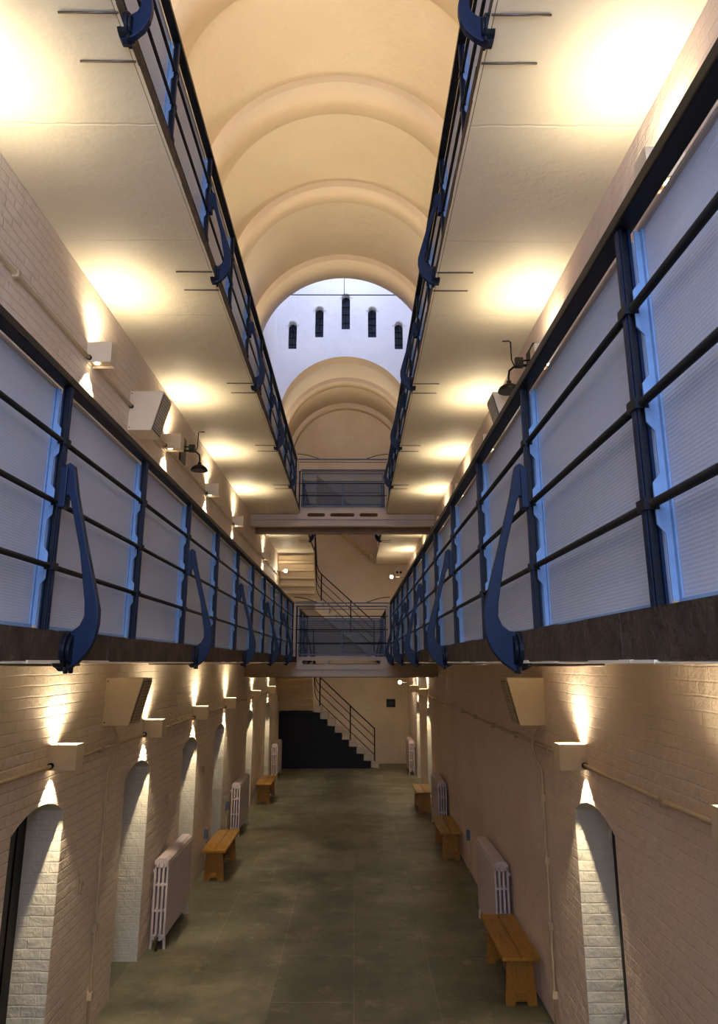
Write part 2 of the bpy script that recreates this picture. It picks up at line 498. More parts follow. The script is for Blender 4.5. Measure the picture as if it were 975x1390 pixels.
# ------------------------------------------------------------------ balcony railings
RH = 1.17      # height of the handrail above the slab
def railing(side, y_start, n_bays, b, t, label, group, first_bracket=0):
    """side -1 = left balcony (void on +x)"""
    xr = RL if side < 0 else RR
    xe = EL if side < 0 else ER
    v = 1 if side < 0 else -1           # direction of the void
    root = thing('balcony_railing', label, 'railing', (xr, y_start, t), 0, group)
    L = n_bays*STEP
    gap = (RH)/4
    # shared part meshes, in coordinates of the root
    tr = MB(); tr.box(-.032, .032, -.05, L+.05, RH-.022, RH+.022); tr.build('top_rail', 'black', root, bevel=.006)
    for k in range(1, 4):
        r = MB(); r.tube([(v*.004, -.04, gap*k), (v*.004, L+.04, gap*k)], .013, 8); r.build('rail_bar', 'black', root)
    pm = MB()
    pm.use(M['navydark']); pm.box(-.012, .012, -.006, .006, 0, RH-.02); pm.box(v*.009, v*.017, -.022, .022, 0, RH-.02)
    pm.use(M['navy']); pm.box(v*.017, v*.021, -.013, .013, 0, RH-.02)
    pm.box(-.017*v, -.009*v, -.02, .02, 0, RH-.02)
    pm.use(M['navydark']); pm.box(-.04, .04, -.04, .04, 0, .012)
    for k in range(1, 4): pm.box(-v*.015, v*.027, -.03, .03, gap*k-.016, gap*k+.016)
    post0 = pm.build('post', None, root)
    for k in range(1, n_bays+1):
        p = post0.copy(); COL.objects.link(p); p.location = (0, k*STEP, 0)
    # infill: blue notched frame plates at both ends of a bay with a ribbed sheet between
    px = -v*.042
    fm = MB()
    for ye in (.03, STEP-.03):
        prof = []
        # outline in x-z: back edge straight, front edge with tabs at the bars
        front, tabx = px+v*.02, -v*.001
        prof.append((px, .03)); prof.append((front, .03))
        for k in range(1, 4):
            z = gap*k
            prof += [(front, z-.085), (tabx-v*.0, z-.058), (tabx, z-.017), (tabx-v*.012, z-.017), (tabx-v*.012, z+.017), (tabx, z+.017), (tabx, z+.058), (front, z+.085)]
        prof += [(front, RH-.035), (px, RH-.035)]
        fm.prism(prof, 'y', ye-.003, ye+.003)
    for ye, d in ((.03, 1), (STEP-.03, -1)):
        fm.box(px-.003, px+.003, ye, ye+d*.02, .03, RH-.035)
    fm.box(px-.004, px+.004, .03, STEP-.03, .012, .035)
    f0 = fm.build('panel_frame', 'skyblue', root)
    sm = MB(); sm.box(px-v*.004, px-v*.010, .032, STEP-.032, .02, RH-.03); s0 = sm.build('panel_sheet', 'poly', f0)
    tm = MB(); tm.box(px-.009, px+.009, .032, STEP-.032, RH-.04, RH-.028); t0 = tm.build('top_trim', 'beige', f0)
    for k in range(1, n_bays):
        f = f0.copy(); COL.objects.link(f); f.location = (0, k*STEP, 0)
        for ch in (s0, t0):
            c = ch.copy(); COL.objects.link(c); c.parent = f
    # hockey-stick brackets every second post
    dx = (xe-xr)*v                      # rail plane -> slab edge, towards the void
    zt = .74; zb = -(t-b)
    outer = [(.030, zt+.02), (.050, zt+.035), (.072, zt+.02), (.10, zt-.12), (.165, zt-.36), (.225, .17), (.243, .10), (.245, .04), (.235, -.03), (.208, -.088), (.165, -.135), (.12, zb-.035), (.09, zb-.035), (dx-.02, zb-.022)]
    inner = [(dx-.02, -.005), (dx+.005, .0), (.135, .006), (.165, .03), (.182, .07), (.178, .13), (.135, zt-.38), (.072, zt-.15), (.058, zt-.12), (.045, zt-.13), (.034, zt-.17)]
    o2 = [(v*x, z) for x, z in outer+inner]
    bm_ = MB()
    # main plate, thicker towards the foot
    bm_.prism(o2, 'y', -.02, .02)
    bm_.prism([(v*x, z) for x, z in ((.018, zt-.18), (.05, zt-.18), (.05, zt+.01), (.018, zt+.01))], 'y', -.034, .034)
    br0 = bm_.build('bracket', 'navy', root, bevel=.004)
    lm = MB(); lm.use(M['navydark'])
    zc_ = zb/2-.012; rr_ = .085
    lug = [(rr_*1.05*math.cos(2*PI*k/20), max(zb-.022, min(.006, zc_+rr_*math.sin(2*PI*k/20)))) for k in range(20)]
    for x0_, x1_, sc in ((dx-.02, dx+.035, 1.0), (dx+.034, dx+.05, .8)):
        lm.prism([(y_*sc, zc_+(z_-zc_)*sc) for y_, z_ in lug], 'x', v*x0_, v*x1_)
    for yy in (-.03, .03): lm.tube([(v*(dx+.03), yy, zb-.045), (v*(dx+.03), yy, zb)], .011)
    l0 = lm.build('foot_lug', None, br0, bevel=.006)
    tb = MB()
    for yy in (-.16, .16): tb.tube([(v*(dx+.02), yy, zb-.008), (v*(dx-.30), yy, zb-.008)], .006, 6)
    t1 = tb.build('tie_bar', 'steel', br0)
    first = True
    for k in range(first_bracket, n_bays, 2):
        if first: br0.location = (0, k*STEP, 0); first = False; continue
        c = br0.copy(); COL.objects.link(c); c.location = (0, k*STEP, 0)
        for ch in (l0, t1):
            d = ch.copy(); COL.objects.link(d); d.parent = c
    return root
yn = POST0 - 4*STEP     # -1.97
railing(-1, yn, 14, B1, T1, 'lower left balcony railing with ribbed sheets and curved blue brackets', 'balcony railings along the void')
railing(1, yn, 14, B1, T1, 'lower right balcony railing, nearest in the photo, with ribbed sheets and curved blue brackets', 'balcony railings along the void')
railing(-1, yn, 14, B2, T2, 'upper left balcony railing seen from below under the vault', 'balcony railings along the void')
railing(1, yn, 14, B2, T2, 'upper right balcony railing seen from below under the vault', 'balcony railings along the void')
yb2 = POST0 + 11*STEP
for side in (-1, 1):
    for b, t, lv in ((B1, T1, 'lower'), (B2, T2, 'upper')):
        nb = 3 if side < 0 else 4
        railing(side, yb2-.05, nb, b, t, 'short %s railing beyond the %s footbridge on the %s side of the stairwell' % (lv, lv, 'left' if side < 0 else 'right'), 'railings round the stairwell')

# ------------------------------------------------------------------ footbridges
def capsule(x0, x1, zc, h, n=6):
    r = h/2
    return [(x1-r+r*math.sin(PI*k/n), zc+r*math.cos(PI*k/n)) for k in range(n+1)] + [(x0+r-r*math.sin(PI*k/n), zc-r*math.cos(PI*k/n)) for k in range(n+1)]
def plate_with_slots(m, x0, x1, z0, z1, y0, y1, slots, zc, h):
    """plate in x-z, thickness y0..y1, with rounded slots, built as strips"""
    segs = []; x = x0
    for a, b in slots:
        m.box(x, a, y0, y1, z0, z1)
        r = h/2; n = 5
        for (ya) in (0,):
            pass
        xs = [a + r*(1-math.cos(PI/2*k/n)) for k in range(n+1)] + [b - r*(1-math.cos(PI/2*k/n)) for k in range(n, -1, -1)]
        def hh(xx):
            d = min(xx-a, b-xx)
            return r if d >= r else math.sqrt(max(0, r*r-(r-d)**2))
        for xa, xb in zip(xs, xs[1:]):
            if xb-xa < 1e-6: continue
            ha, hb = hh(xa), hh(xb)
            m.prism([(xa, zc+ha), (xb, zc+hb), (xb, z1), (xa, z1)], 'y', y0, y1)
            m.prism([(xa, zc-ha), (xb, zc-hb), (xb, z0), (xa, z0)], 'y', y0, y1)
        x = b
    m.box(x, x1, y0, y1, z0, z1)
def footbridge(b, slots, label, zc=-.035):
    yb0, yb1 = 16.30, 17.30
    root = thing('footbridge', label, 'footbridge', (XC, yb0, b), 0, 'steel footbridges across the void')
    X = lambda x: x-XC
    m = MB(); m.box(X(XL)+.0, X(XR), .06, .16, -.27, -.14); m.box(X(XL), X(EL)-.02, .0, .16, -.14, -.02); m.box(X(ER)+.02, X(XR), .0, .16, -.14, -.02); m.box(X(XL), X(XR), .0, .18, -.29, -.255)
    m.build('cross_beam', 'beige', root)
    m = MB(); m.box(X(XL), X(XR), .86, .98, -.30, -.02); m.box(X(XL), X(XR), .80, 1.0, -.32, -.30)
    m.build('cross_beam', 'beigedk', root)
    for y in (0, 1):
        m = MB()
        sl = [(X(p), X(q)) for p, q in slots]
        plate_with_slots(m, X(EL)-.02, X(ER)+.02, -.14, .12, y*.98+.0, y*.98+.02, sl, zc, .085)
        m.box(X(EL)-.02, X(ER)+.02, y*.98-.03*(1-y), y*.98+.02+.03*y, .12, .135)
        m.build('fascia', 'beige', root)
    m = MB(); m.box(X(EL)+.02, X(ER)-.02, .02, .98, .085, .115); m.build('deck', 'beigedk', root)
    for y in (.02, .98):
        xa, xb = X(RL)+.045, X(RR)-.045
        z0 = .135; H = 1.17
        m = MB(); m.box(xa, xb, y-.02, y+.02, z0+H-.015, z0+H+.012); m.build('top_rail', 'greyblue', root)
        for k in range(1, 4):
            m = MB(); m.tube([(xa, y, z0+H*k/4), (xb, y, z0+H*k/4)], .011); m.build('rail_bar', 'black', root)
        m = MB(); m.tube([(xa, y, z0+H-.07), (xb, y, z0+H-.07)], .009); m.build('rail_bar', 'greyblue', root)
        for xx in (xa+.01, xb-.01):
            m = MB(); m.box(xx-.018, xx+.018, y-.018, y+.018, z0, z0+H-.015); m.build('post', 'beige', root)
        # glazed frame on the walkway side
        s = 1 if y < .5 else -1
        yy = y+s*.04
        m = MB(); fa, fb = xa+.09, xb-.09; zt = z0+.84
        m.box(fa, fa+.03, yy-.012, yy+.012, z0+.03, zt); m.box(fb-.03, fb, yy-.012, yy+.012, z0+.03, zt)
        m.box(fa, fb, yy-.012, yy+.012, zt-.025, zt); m.box(fa, fb, yy-.012, yy+.012, z0+.03, z0+.065)
        m.box((fa+fb)/2-.018, (fa+fb)/2+.018, yy-.014, yy+.014, z0+.03, z0+.55)
        f = m.build('panel_frame', 'greyblue', root)
        m = MB(); m.box(fa+.03, fb-.03, yy-.003, yy+.003, z0+.065, zt-.025); m.build('panel_glass', 'glass', f)
    # looped hand bars at the corners
    for s, xe in ((1, X(RL)+.02), (-1, X(RR)-.02)):
        m = MB(); m.tube([(xe+s*.55*t, .02, .135+1.17+.13*math.cos(t*PI/2)) for t in [i/8 for i in range(9)]], .009)
        m.build('hand_loop', 'black', root)
    return root
footbridge(B1, [(-1.14, -.65), (-.58, .58)], 'lower beige steel footbridge with glazed blue railings at balcony level', .012)
footbridge(B2, [(-1.09, -.68), (-.56, .0), (.12, .54)], 'upper beige steel footbridge crossing below the white slit windows')

# ------------------------------------------------------------------ staircases
YS = 24.1; RISE1 = 1.87; NS = 9; XF = .78; GO = (XF-(-1.30))/NS
def staircase(z0, ztop, label, full=True, panel=False):
    root = thing('staircase', label, 'staircase', (0, YS, z0), 0, 'stairs at the far end')
    r = RISE1/NS
    for k in range(NS):
        x1 = XF-k*GO; x0 = x1-GO
        m = MB(); m.use(M['step']); m.prism([(x1+.015, r*(k+1)), (x0-.02, r*(k+1)), (x0-.02, r*k+.02), (x1, r*k+.0), (x1, r*(k+1)-.035), (x1+.015, r*(k+1)-.035)], 'y', 0, YEND-YS-.01)
        m.build('step', None, root)
    m = MB()
    m.prism([(XF, -.12), (XF, .02), (-1.30, RISE1-.02), (-1.30, RISE1-.30)] if not panel else [(XF, 0), (XF-.05, .0), (-1.30, RISE1-.22), (-1.30, RISE1-.02), (XF, .02)], 'y', .012, YEND-YS-.01)
    m.build('flight_soffit', 'riser', root)
    m = MB(); m.box(XL+.01, -1.30, 0, YEND-YS-.01, RISE1-.14, RISE1); m.build('landing', 'riser', root)
    if full:
        n2 = 7; r2 = (ztop-z0-RISE1)/n2; g2 = (YS-YA)/(n2-1)
        for k in range(n2):
            y1 = -k*g2; zt = RISE1+r2*(k+1)
            if k == n2-1: break
            m = MB(); m.prism([(y1+.03, zt), (y1-g2+.02, zt), (y1-g2+.02, zt-r2+.05), (y1-g2-.025, zt-r2+.035), (y1-g2-.025, zt-r2-.03), (y1+.03, zt-r2-.03)], 'x', XL+.01, EL)
            m.build('step', 'riser', root)
    if not full:
        m = MB(); m.prism([(XF, -.12), (XF, .95), (-1.30, RISE1+.95), (-1.30, RISE1-.30)], 'y', -.01, .012); m.build('solid_balustrade', 'beigedk', root)
        return root
    # balustrade
    def topz(x): return RISE1*(XF-x)/(XF+1.30)
    for x in (-1.10, -.12, .65):
        m = MB(); m.box(x-.02, x+.02, .02, .06, topz(x), topz(x)+1.08); m.build('baluster_post', 'black', root)
    offs = (.28, .55, .80, 1.06)
    for i, h in enumerate(offs):
        pts = [(.67, .04, topz(.67)+h), (-1.10, .04, topz(-1.10)+h), (-1.2, .03, topz(-1.18)+h+.05), (-1.255, -.06, RISE1+h+.12)]
        if full: pts += [(-1.262, -g2*3, RISE1+h+.12+r2*3), (-1.262, -g2*5.6, RISE1+h+.1+r2*5.6)]
        m = MB(); m.tube(pts, .012 if i < 3 else .018, 8); m.build('stair_rail', 'black', root)
    if panel:
        m = MB()
        pts = [(XL, 0), (XF-.10, 0)]
        for k in range(1, NS):
            pts += [(XF-.0-k*GO+.0, r*(k-1)+.02) if k == 1 else (XF-(k)*GO, r*(k-1)+.02), (XF-k*GO, r*k+.02)]
        pts += [(-1.30, RISE1-.2), (XL, RISE1-.2)]
        clean = []
        for p in pts:
            if not clean or (abs(p[0]-clean[-1][0])+abs(p[1]-clean[-1][1])) > .001: clean.append(p)
        m.prism(clean, 'y', .0, .04)
        for k in range(10):
            x = XL+.1+k*.125
            m.box(x-.006, x+.006, -.006, 0, .0, min(1.6, max(.3, topz(x)-.25)))
        m.build('understair_boards', 'board', root)
    return root
staircase(0, T1, 'ground floor stairs with dark boarding below, black rail and pale stepped edge', True, True)
staircase(T1, T2, 'first floor stairs seen behind the lower footbridge glass')
staircase(T2, 10, 'top flight whose sloping plaster underside hangs above the stairwell', False)

# ------------------------------------------------------------------ lamps
WARM = (1.0, .84, .56)
def spot(name, loc, rot, size, blend, power, parent, rad=.02, col=WARM):
    l = bpy.data.lights.new(name, 'SPOT'); l.energy = power; l.color = col
    l.spot_size = size; l.spot_blend = blend; l.shadow_soft_size = rad
    o = bpy.data.objects.new(name, l); COL.objects.link(o); o.location = loc; o.rotation_euler = rot; o.parent = parent
    return o
UP, DOWN = 40, 70
def make_sconce():
    root = thing('wall_light', 'x', 'wall light', (0, 0, 0))
    m = MB(); d, w, h = .22, .16, .19          # stands out along +x
    t = .008
    m.box(0, t, -w/2, w/2, -h/2, h/2); m.box(d-t, d, -w/2, w/2, -h/2, h/2)
    m.box(t, d-t, -w/2, -w/2+t, -h/2, h/2); m.box(t, d-t, w/2-t, w/2, -h/2, h/2)
    m.build('housing', 'cream', root)
    m = MB(); m.box(t, d-t, -w/2+t, w/2-t, h/2-.03, h/2-.022); m.build('upper_lens', 'lens', root)
    m = MB(); m.box(t, d-t, -w/2+t, w/2-t, -h/2+.022, -h/2+.03); m.build('lower_baffle', 'cream', root)
    m = MB(); m.lathe((.07, 0, -h/2+.012), [(.0001, 0), (.022, 0), (.022, .01), (.0001, .01)]); m.build('lower_lens', 'lens', root)
    spot('up_lamp', (.185, 0, h/2+.004), (PI, 0, 0), math.radians(150), .8, UP, root, .06)
    spot('down_lamp', (.066, 0, -h/2-.004), (0, 0, 0), math.radians(80), .25, DOWN, root, .008)
    return root
sc0 = make_sconce(); used = [False]
def sconce(x, y, z, side, label, grp, k=1.0):
    if not used[0]: o = sc0; used[0] = True
    else: o = copy_tree(sc0)
    o.location = (x, y, z); o.rotation_euler = (0, 0, 0 if side < 0 else PI)
    o['label'] = label; o['group'] = grp
    if k != 1:
        for ch in o.children:
            if ch.type == 'LIGHT' and ch.name.startswith('up'):
                if 'top' not in used: used.append('top'); d = ch.data.copy(); d.energy *= k; d.shadow_soft_size = .1; used.append(d)
                ch.data = used[-1]
    return o
ordn = ['first', 'second', 'third', 'fourth', 'fifth', 'sixth', 'seventh', 'eighth']
GZ = CZ-.72
lab = ['cream box wall light on the left ground wall, outside the frame beside the viewer',
       'cream box wall light over the nearest doorway of the left ground floor wall',
       'cream box wall light on left ground wall just beyond the wedge speaker',
       'cream box wall light on left ground wall over the third doorway, above the first bench',
       'cream box wall light on left ground wall over the fourth doorway, before the far radiator',
       'cream box wall light on left ground wall under the lower footbridge',
       'cream box wall light on left ground wall beside the far stairs']
for y, l in zip([3.45, 6.1, 8.7, 11.3, 13.95, 17.55, 20.85], lab): sconce(XL, y, GZ, -1, l, 'box wall lights')
lab = ['cream box wall light on the right ground wall, outside the frame beside the viewer',
       'cream box wall light over the doorway of the right ground floor wall',
       'cream box wall light on right ground wall beyond the lower footbridge',
       'cream box wall light on right ground wall near the end wall with the plaque']
for y, l in zip([3.45, 6.1, 18.7, 21.7], lab): sconce(XR, y, GZ, 1, l, 'box wall lights')
lab = ['cream box wall light on the left balcony wall, nearest to the viewer',
       'cream box wall light on left balcony wall just before the wedge speaker',
       'cream box wall light on left balcony wall just beyond the wedge speaker',
       'cream box wall light on left balcony wall beyond the black swan neck lamp',
       'cream box wall light on left balcony wall, last before the upper footbridge',
       'cream box wall light on left balcony wall beyond the upper footbridge']
lab2 = ['cream box wall light on right balcony wall, nearest above the handrail',
        'cream box wall light on right balcony wall before the black lamp',
        'cream box wall light on right balcony wall beyond the wedge speaker',
        'cream box wall light on right balcony wall, third beyond the speaker',
        'cream box wall light on right balcony wall, last before the upper footbridge',
        'cream box wall light on right balcony wall beyond the upper footbridge']
for i, y in enumerate([3.5, 6.05, 8.72, 11.3, 13.95, 18.7]):
    sconce(XL, y, CZ+2.70, -1, lab[i], 'box wall lights'); sconce(XR, y, CZ+2.70, 1, lab2[i], 'box wall lights')
sconce(XR, 21.7, CZ+2.70, 1, 'cream box wall light on right balcony wall nearest the end wall', 'box wall lights')
for i, y in enumerate([.8, 3.5, 6.05, 8.72, 11.3, 13.95, 22.0]):
    for s, xw in ((-1, XL), (1, XR)):
        sconce(xw, y, T2+2.6, s, 'cream box wall light on the top storey %s wall, %s along' % ('left' if s < 0 else 'right', ordn[i]), 'box wall lights', 3.4)

# ------------------------------------------------------------------ wedge loudspeakers
def make_speaker():
    root = thing('loudspeaker', 'x', 'loudspeaker')
    # x outwards from wall, wedge: deep at top, shallower at the bottom
    prof = [(.0, -.22), (.25, -.22), (.36, .21), (.36, .22), (.0, .22)]
    m = MB(); m.prism(prof, 'y', -.17, .17); m.build('cabinet', 'cream', root, bevel=.006)
    ang = math.atan2(.11, .43)
    m = MB(); m.use(M['grille'])
    def pt(t, off): # along slanted face
        x = .25+.11*t; z = -.22+.43*t
        return (x+off*math.cos(ang), z-off*math.sin(ang))
    a, b, c, d = pt(.05, .001), pt(.95, .001), pt(.95, .008), pt(.05, .008)
    m.prism([a, b, c, d], 'y', -.145, .145)
    g = m.build('grille', None, root)
    m = MB()
    for i in range(13):
        t = .08+.84*i/12; p, q = pt(t-.008, .008), pt(t+.008, .008); r, s = pt(t+.008, .014), pt(t-.008, .014)
        m.prism([p, q, r, s], 'y', -.14, .14)
    for j in range(7):
        y = -.13+.26*j/6; p, q, r, s = pt(.06, .008), pt(.94, .008), pt(.94, .013), pt(.06, .013)
        m.prism([p, q, r, s], 'y', y-.004, y+.004)
    m.build('grille_bars', 'pipe', g)
    m = MB()
    for z in (-.19, .19): m.lathe((.02, -.172, z), [(.008, 0), (.008, .004)], 'y', 8)
    m.build('screws', 'steel', root)
    return root
sp = make_speaker()
for i, (x, z, rz, l) in enumerate([(XL, CZ-.36, 0, 'cream wedge loudspeaker on left ground wall, grille turned away'),
                                  (XR, CZ-.36, PI, 'cream wedge loudspeaker on right ground wall above the long drop conduit'),
                                  (XL, CZ+2.60, 0, 'cream wedge loudspeaker on left balcony wall under the upper slab'),
                                  (XR, CZ+2.60, PI, 'cream wedge loudspeaker on right balcony wall, half behind the handrail')]):
    o = sp if i == 0 else copy_tree(sp)
    o.location = (x, 7.4, z); o.rotation_euler = (0, 0, rz); o['label'] = l; o['group'] = 'wedge loudspeakers'
# screws of mirrored boxes face away from the viewer, harmless

# ------------------------------------------------------------------ black swan-neck lamps
def make_swan():
    root = thing('swan_neck_lamp', 'x', 'lamp')
    m = MB(); m.box(0, .025, -.15, .15, -.18, .19); m.build('back_plate', 'iron', root, bevel=.004)
    m = MB(); m.tube([(.02, 0, 0), (.16, 0, 0)], .016); m.tube([(.02, 0, .06), (.15, 0, .05)], .010)
    m.box(.10, .18, -.03, .03, -.02, .08)
    m.tube([(.15, 0, 0), (.19, 0, .0), (.215, 0, .06), (.215, 0, .26), (.235, 0, .275), (.30, 0, .27)], .007)
    m.tube([(.15, 0, -.01), (.20, 0, -.02), (.245, 0, -.06), (.255, 0, -.12), (.255, 0, -.20)], .011)
    m.build('arm', 'iron', root)
    m = MB(); m.lathe((.255, 0, -.29), [(.115, 0), (.118, .012), (.10, .045), (.06, .072), (.028, .088), (.022, .12)]); m.build('lamp_shade', 'iron', root)
    return root
sw = make_swan()
sw.location = (XL, 9.6, CZ+2.86); sw['label'] = 'black swan neck lamp on left balcony wall between two box lights'; sw['group'] = 'swan neck lamps'
s2 = copy_tree(sw); s2.location = (XR, 6.9, CZ+2.98); s2.rotation_euler = (0, 0, PI); s2['label'] = 'black swan neck lamp on right balcony wall just above the handrail'

# ------------------------------------------------------------------ conduits
def conduit(pts, label, r=.016, clips=()):
    root = thing('conduit_pipe', label, 'pipe', pts[0])
    p0 = Vector(pts[0])
    m = MB(); m.tube([Vector(p)-p0 for p in pts], r, 8); m.build('pipe_run', 'pipe', root)
    for c in clips:
        c = Vector(c)-p0
        m = MB(); m.box(c.x-.022, c.x+.022, c.y-.018, c.y+.018, c.z-.03, c.z+.03); m.build('pipe_clip', 'pipe', root)
    return root
def longpipe(xw, s, z0, y0, y1, gaps, label, slope=0):
    x = xw - s*.03
    root = thing('conduit_pipe', label, 'pipe', (x, y0, z0))
    cuts = [y0] + [g+d*(.175 if g == 7.4 else .082) for g in sorted(gaps) if y0 < g < y1 for d in (-1, 1)] + [y1]
    for a, b in zip(cuts[::2], cuts[1::2]):
        n = max(2, int((b-a)/.45))
        pts = [Vector((0, a-y0+(b-a)*i/n, random.uniform(-.005, .005))) for i in range(n+1)]
        m = MB(); m.tube(pts, .016, 8); m.build('pipe_run', 'pipe', root)
        for p in pts[2:-1:3]:
            m = MB(); m.box(p.x-.022, p.x+.026, p.y-.02, p.y+.02, p.z-.032, p.z+.024); m.build('pipe_clip', 'pipe', root)
        for yy, on in ((a, a != y0), (b, b != y1)):
            if on:
                sg = 1 if yy == a else -1
                m = MB(); m.tube([(0, yy-y0, 0), (0, yy-y0+sg*.02, 0)], .024, 10); m.build('gland', 'iron', root)
LG = [3.45, 6.1, 8.7, 11.3, 13.95, 17.55, 20.85]; RG = [3.45, 6.1, 18.7, 21.7]; BG = [3.5, 6.05, 7.4, 8.72, 11.3, 13.95, 18.7]
longpipe(XL, -1, GZ-.06, Y0+.05, 22.3, LG, 'long cream conduit along the left ground wall below the box lights')
longpipe(XR, 1, GZ-.06, Y0+.05, YEND-.02, RG, 'long cream conduit along the right ground wall from the doorway light to the far end')
longpipe(XL, -1, CZ+2.64, Y0+.05, 22.3, BG, 'long cream conduit along the left balcony wall behind lights and speaker')
longpipe(XR, 1, CZ+2.64, Y0+.05, 22.3, BG+[21.7], 'long cream conduit along the right balcony wall')
for s, xw, l in ((-1, XL, 'cream drop conduit running from the left wedge speaker to the floor'), (1, XR, 'cream drop conduit running from the right wedge speaker to the floor')):
    x = xw - s*.026
    conduit([(x-s*.02, 7.42, 2.61), (x-s*.06, 7.42, 2.52), (x-s*.07, 7.46, 2.42), (x-s*.05, 7.44, 2.30), (x, 7.43, 2.2), (x, 7.43, 1.0), (x, 7.43, .01)], l, .013,
            [(x, 7.43, zz) for zz in (1.95, 1.4, .85, .3)])
conduit([(XL+.02, 10.0, 5.0), (XL+.02, 10.0, 3.34)], 'thin cable running down the left balcony wall below the black lamp', .006)

# ------------------------------------------------------------------ radiators
def make_radiator(n=17):
    """long along +y, x outwards"""
    root = thing('radiator', 'x', 'radiator')
    D, H, z0 = .19, .86, .10
    cols = [.012, .068, .124, .178]
    def section():
        m = MB(); t = .0365
        rows = [z0, z0+.29, z0+.57, H+z0]
        w = .032
        for i, c in enumerate(cols):
            c = c*D/.19
            m.box(c-w/2+.003, c+w/2+.003, -t, t, z0+.03, z0+H-.06)
        for j, z in enumerate((z0+.035, z0+.30, z0+.57)):
            m.box(.008, D-.008, -t*.9, t*.9, z-.012, z+.016)
        # rounded head and foot
        head = [(.0, z0+H-.10), (D, z0+H-.10), (D, z0+H-.03), (D-.04, z0+H), (.04, z0+H), (0, z0+H-.03)]
        m.prism(head, 'y', -t, t)
        foot = [(.0, z0+.05), (D, z0+.05), (D, z0+.03), (D-.05, z0-.01), (.05, z0-.01), (0, z0+.03)]
        m.prism(foot, 'y', -t, t)
        m.lathe((D/2, -t-.012, z0+H-.075), [(.028, 0), (.036, .014)], 'y', 14)
        return m
    s0 = section().build('column_section', 'rad', root, bevel=.005)
    s0.location = (0, .035, 0)
    for k in range(1, n):
        c = s0.copy(); COL.objects.link(c); c.location = (0, .035+.0745*k, 0)
    for y in (.035, .035+.0745*(n-1)):
        for x0, x1 in ((.0, -.012), (D, D+.012)):
            m = MB(); sx = 1 if x1 > x0 else -1
            m.prism([(x0-sx*.03, .14), (x0, .14), (x1, .0), (x1-sx*.03, .0)], 'y', y-.02, y+.02)
            m.build('foot', 'rad', root)
    m = MB(); m.tube([(D/2, -.0, z0+.02), (D/2, -.05, z0+.02), (D/2, -.06, z0), (D/2, -.06, .01)], .016)
    m.lathe((D/2, -.06, z0+.02), [(.024, -.02), (.024, .03), (.014, .05)], 'z', 12)
    m.build('valve', 'steel', root)
    m = MB(); m.box(-.03, .012, .03, .05, .80, .83); m.box(-.03, .012, 1.15, 1.17, .80, .83); m.build('wall_bracket', 'rad', root)
    return root
rd = make_radiator()
rads = [(XL+.045, 9.38, 0, 'large lilac grey column radiator on left wall, nearest the viewer'),
        (XL+.045, 14.9, 0, 'lilac grey column radiator on left wall behind the first bench'),
        (XL+.045, 21.5-.15+.5, 0, 'lilac grey column radiator on left wall beside the dark stair boarding'),
        (XR-.045, 9.2, 1, 'lilac grey column radiator on right wall behind the nearest bench'),
        (XR-.045, 15.0, 1, 'lilac grey column radiator on right wall behind the second bench'),
        (XR-.045, 22.65, 1, 'lilac grey column radiator on right wall at the far end')]
for i, (x, y, mir, l) in enumerate(rads):
    o = rd if i == 0 else copy_tree(rd)
    if i == 0: base = o
    o.location = (x, y, 0)
    o.scale = (-.86 if mir else .86, 1, 1)
    o['label'] = l; o['group'] = 'column radiators'

# ------------------------------------------------------------------ benches
def make_bench(L=1.45):
    root = thing('wooden_bench', 'x', 'bench')
    W, H = .37, .45
    for s in (-1, 1):
        m = MB(); m.box(s*.004 if s > 0 else -W/2, W/2 if s > 0 else -.004, 0, L, H-.035, H); m.build('seat_plank', 'wood', root, bevel=.005)
    for y in (.12, L-.16):
        prof = [(-.155, 0), (-.065, 0), (-.055, .035), (.055, .035), (.065, 0), (.155, 0), (.125, H-.035), (-.125, H-.035)]
        m = MB(); m.prism(prof, 'y', y, y+.04)
        m.box(-.003, .003, y-.003, y+.043, .12, H-.04)
        lg = m.build('leg', 'woodend', root, bevel=.003)
        m = MB(); yy = y-.03 if y < L/2 else y+.04
        m.box(-.045, .045, yy, yy+.03, .07, .115); m.build('tenon', 'woodend', lg)
    m = MB(); m.box(-.02, .02, .15, L-.15, .065, .12); m.build('stretcher', 'woodend', root)
    return root
bn = make_bench()
benches = [(XL+.27, 11.95, 1, 'honey wooden bench against the left wall between two radiators'),
           (XL+.27, 18.1, 1, 'honey wooden bench on the left, farthest, near the dark stair boarding'),
           (1.62, 7.85, .86, 'honey wooden bench on the right at the bottom of the photo, nearest'),
           (1.63, 13.1, .95, 'honey wooden bench in the middle of the right wall, between two radiators'),
           (1.55, 16.95, .8, 'dark looking wooden bench on the right, farthest, before the footbridge radiator')]
for i, (x, y, k, l) in enumerate(benches):
    o = bn if i == 0 else copy_tree(bn)
    o.location = (x, y, 0); o.scale = (1, k, 1)
    o['label'] = l; o['group'] = 'wooden benches'

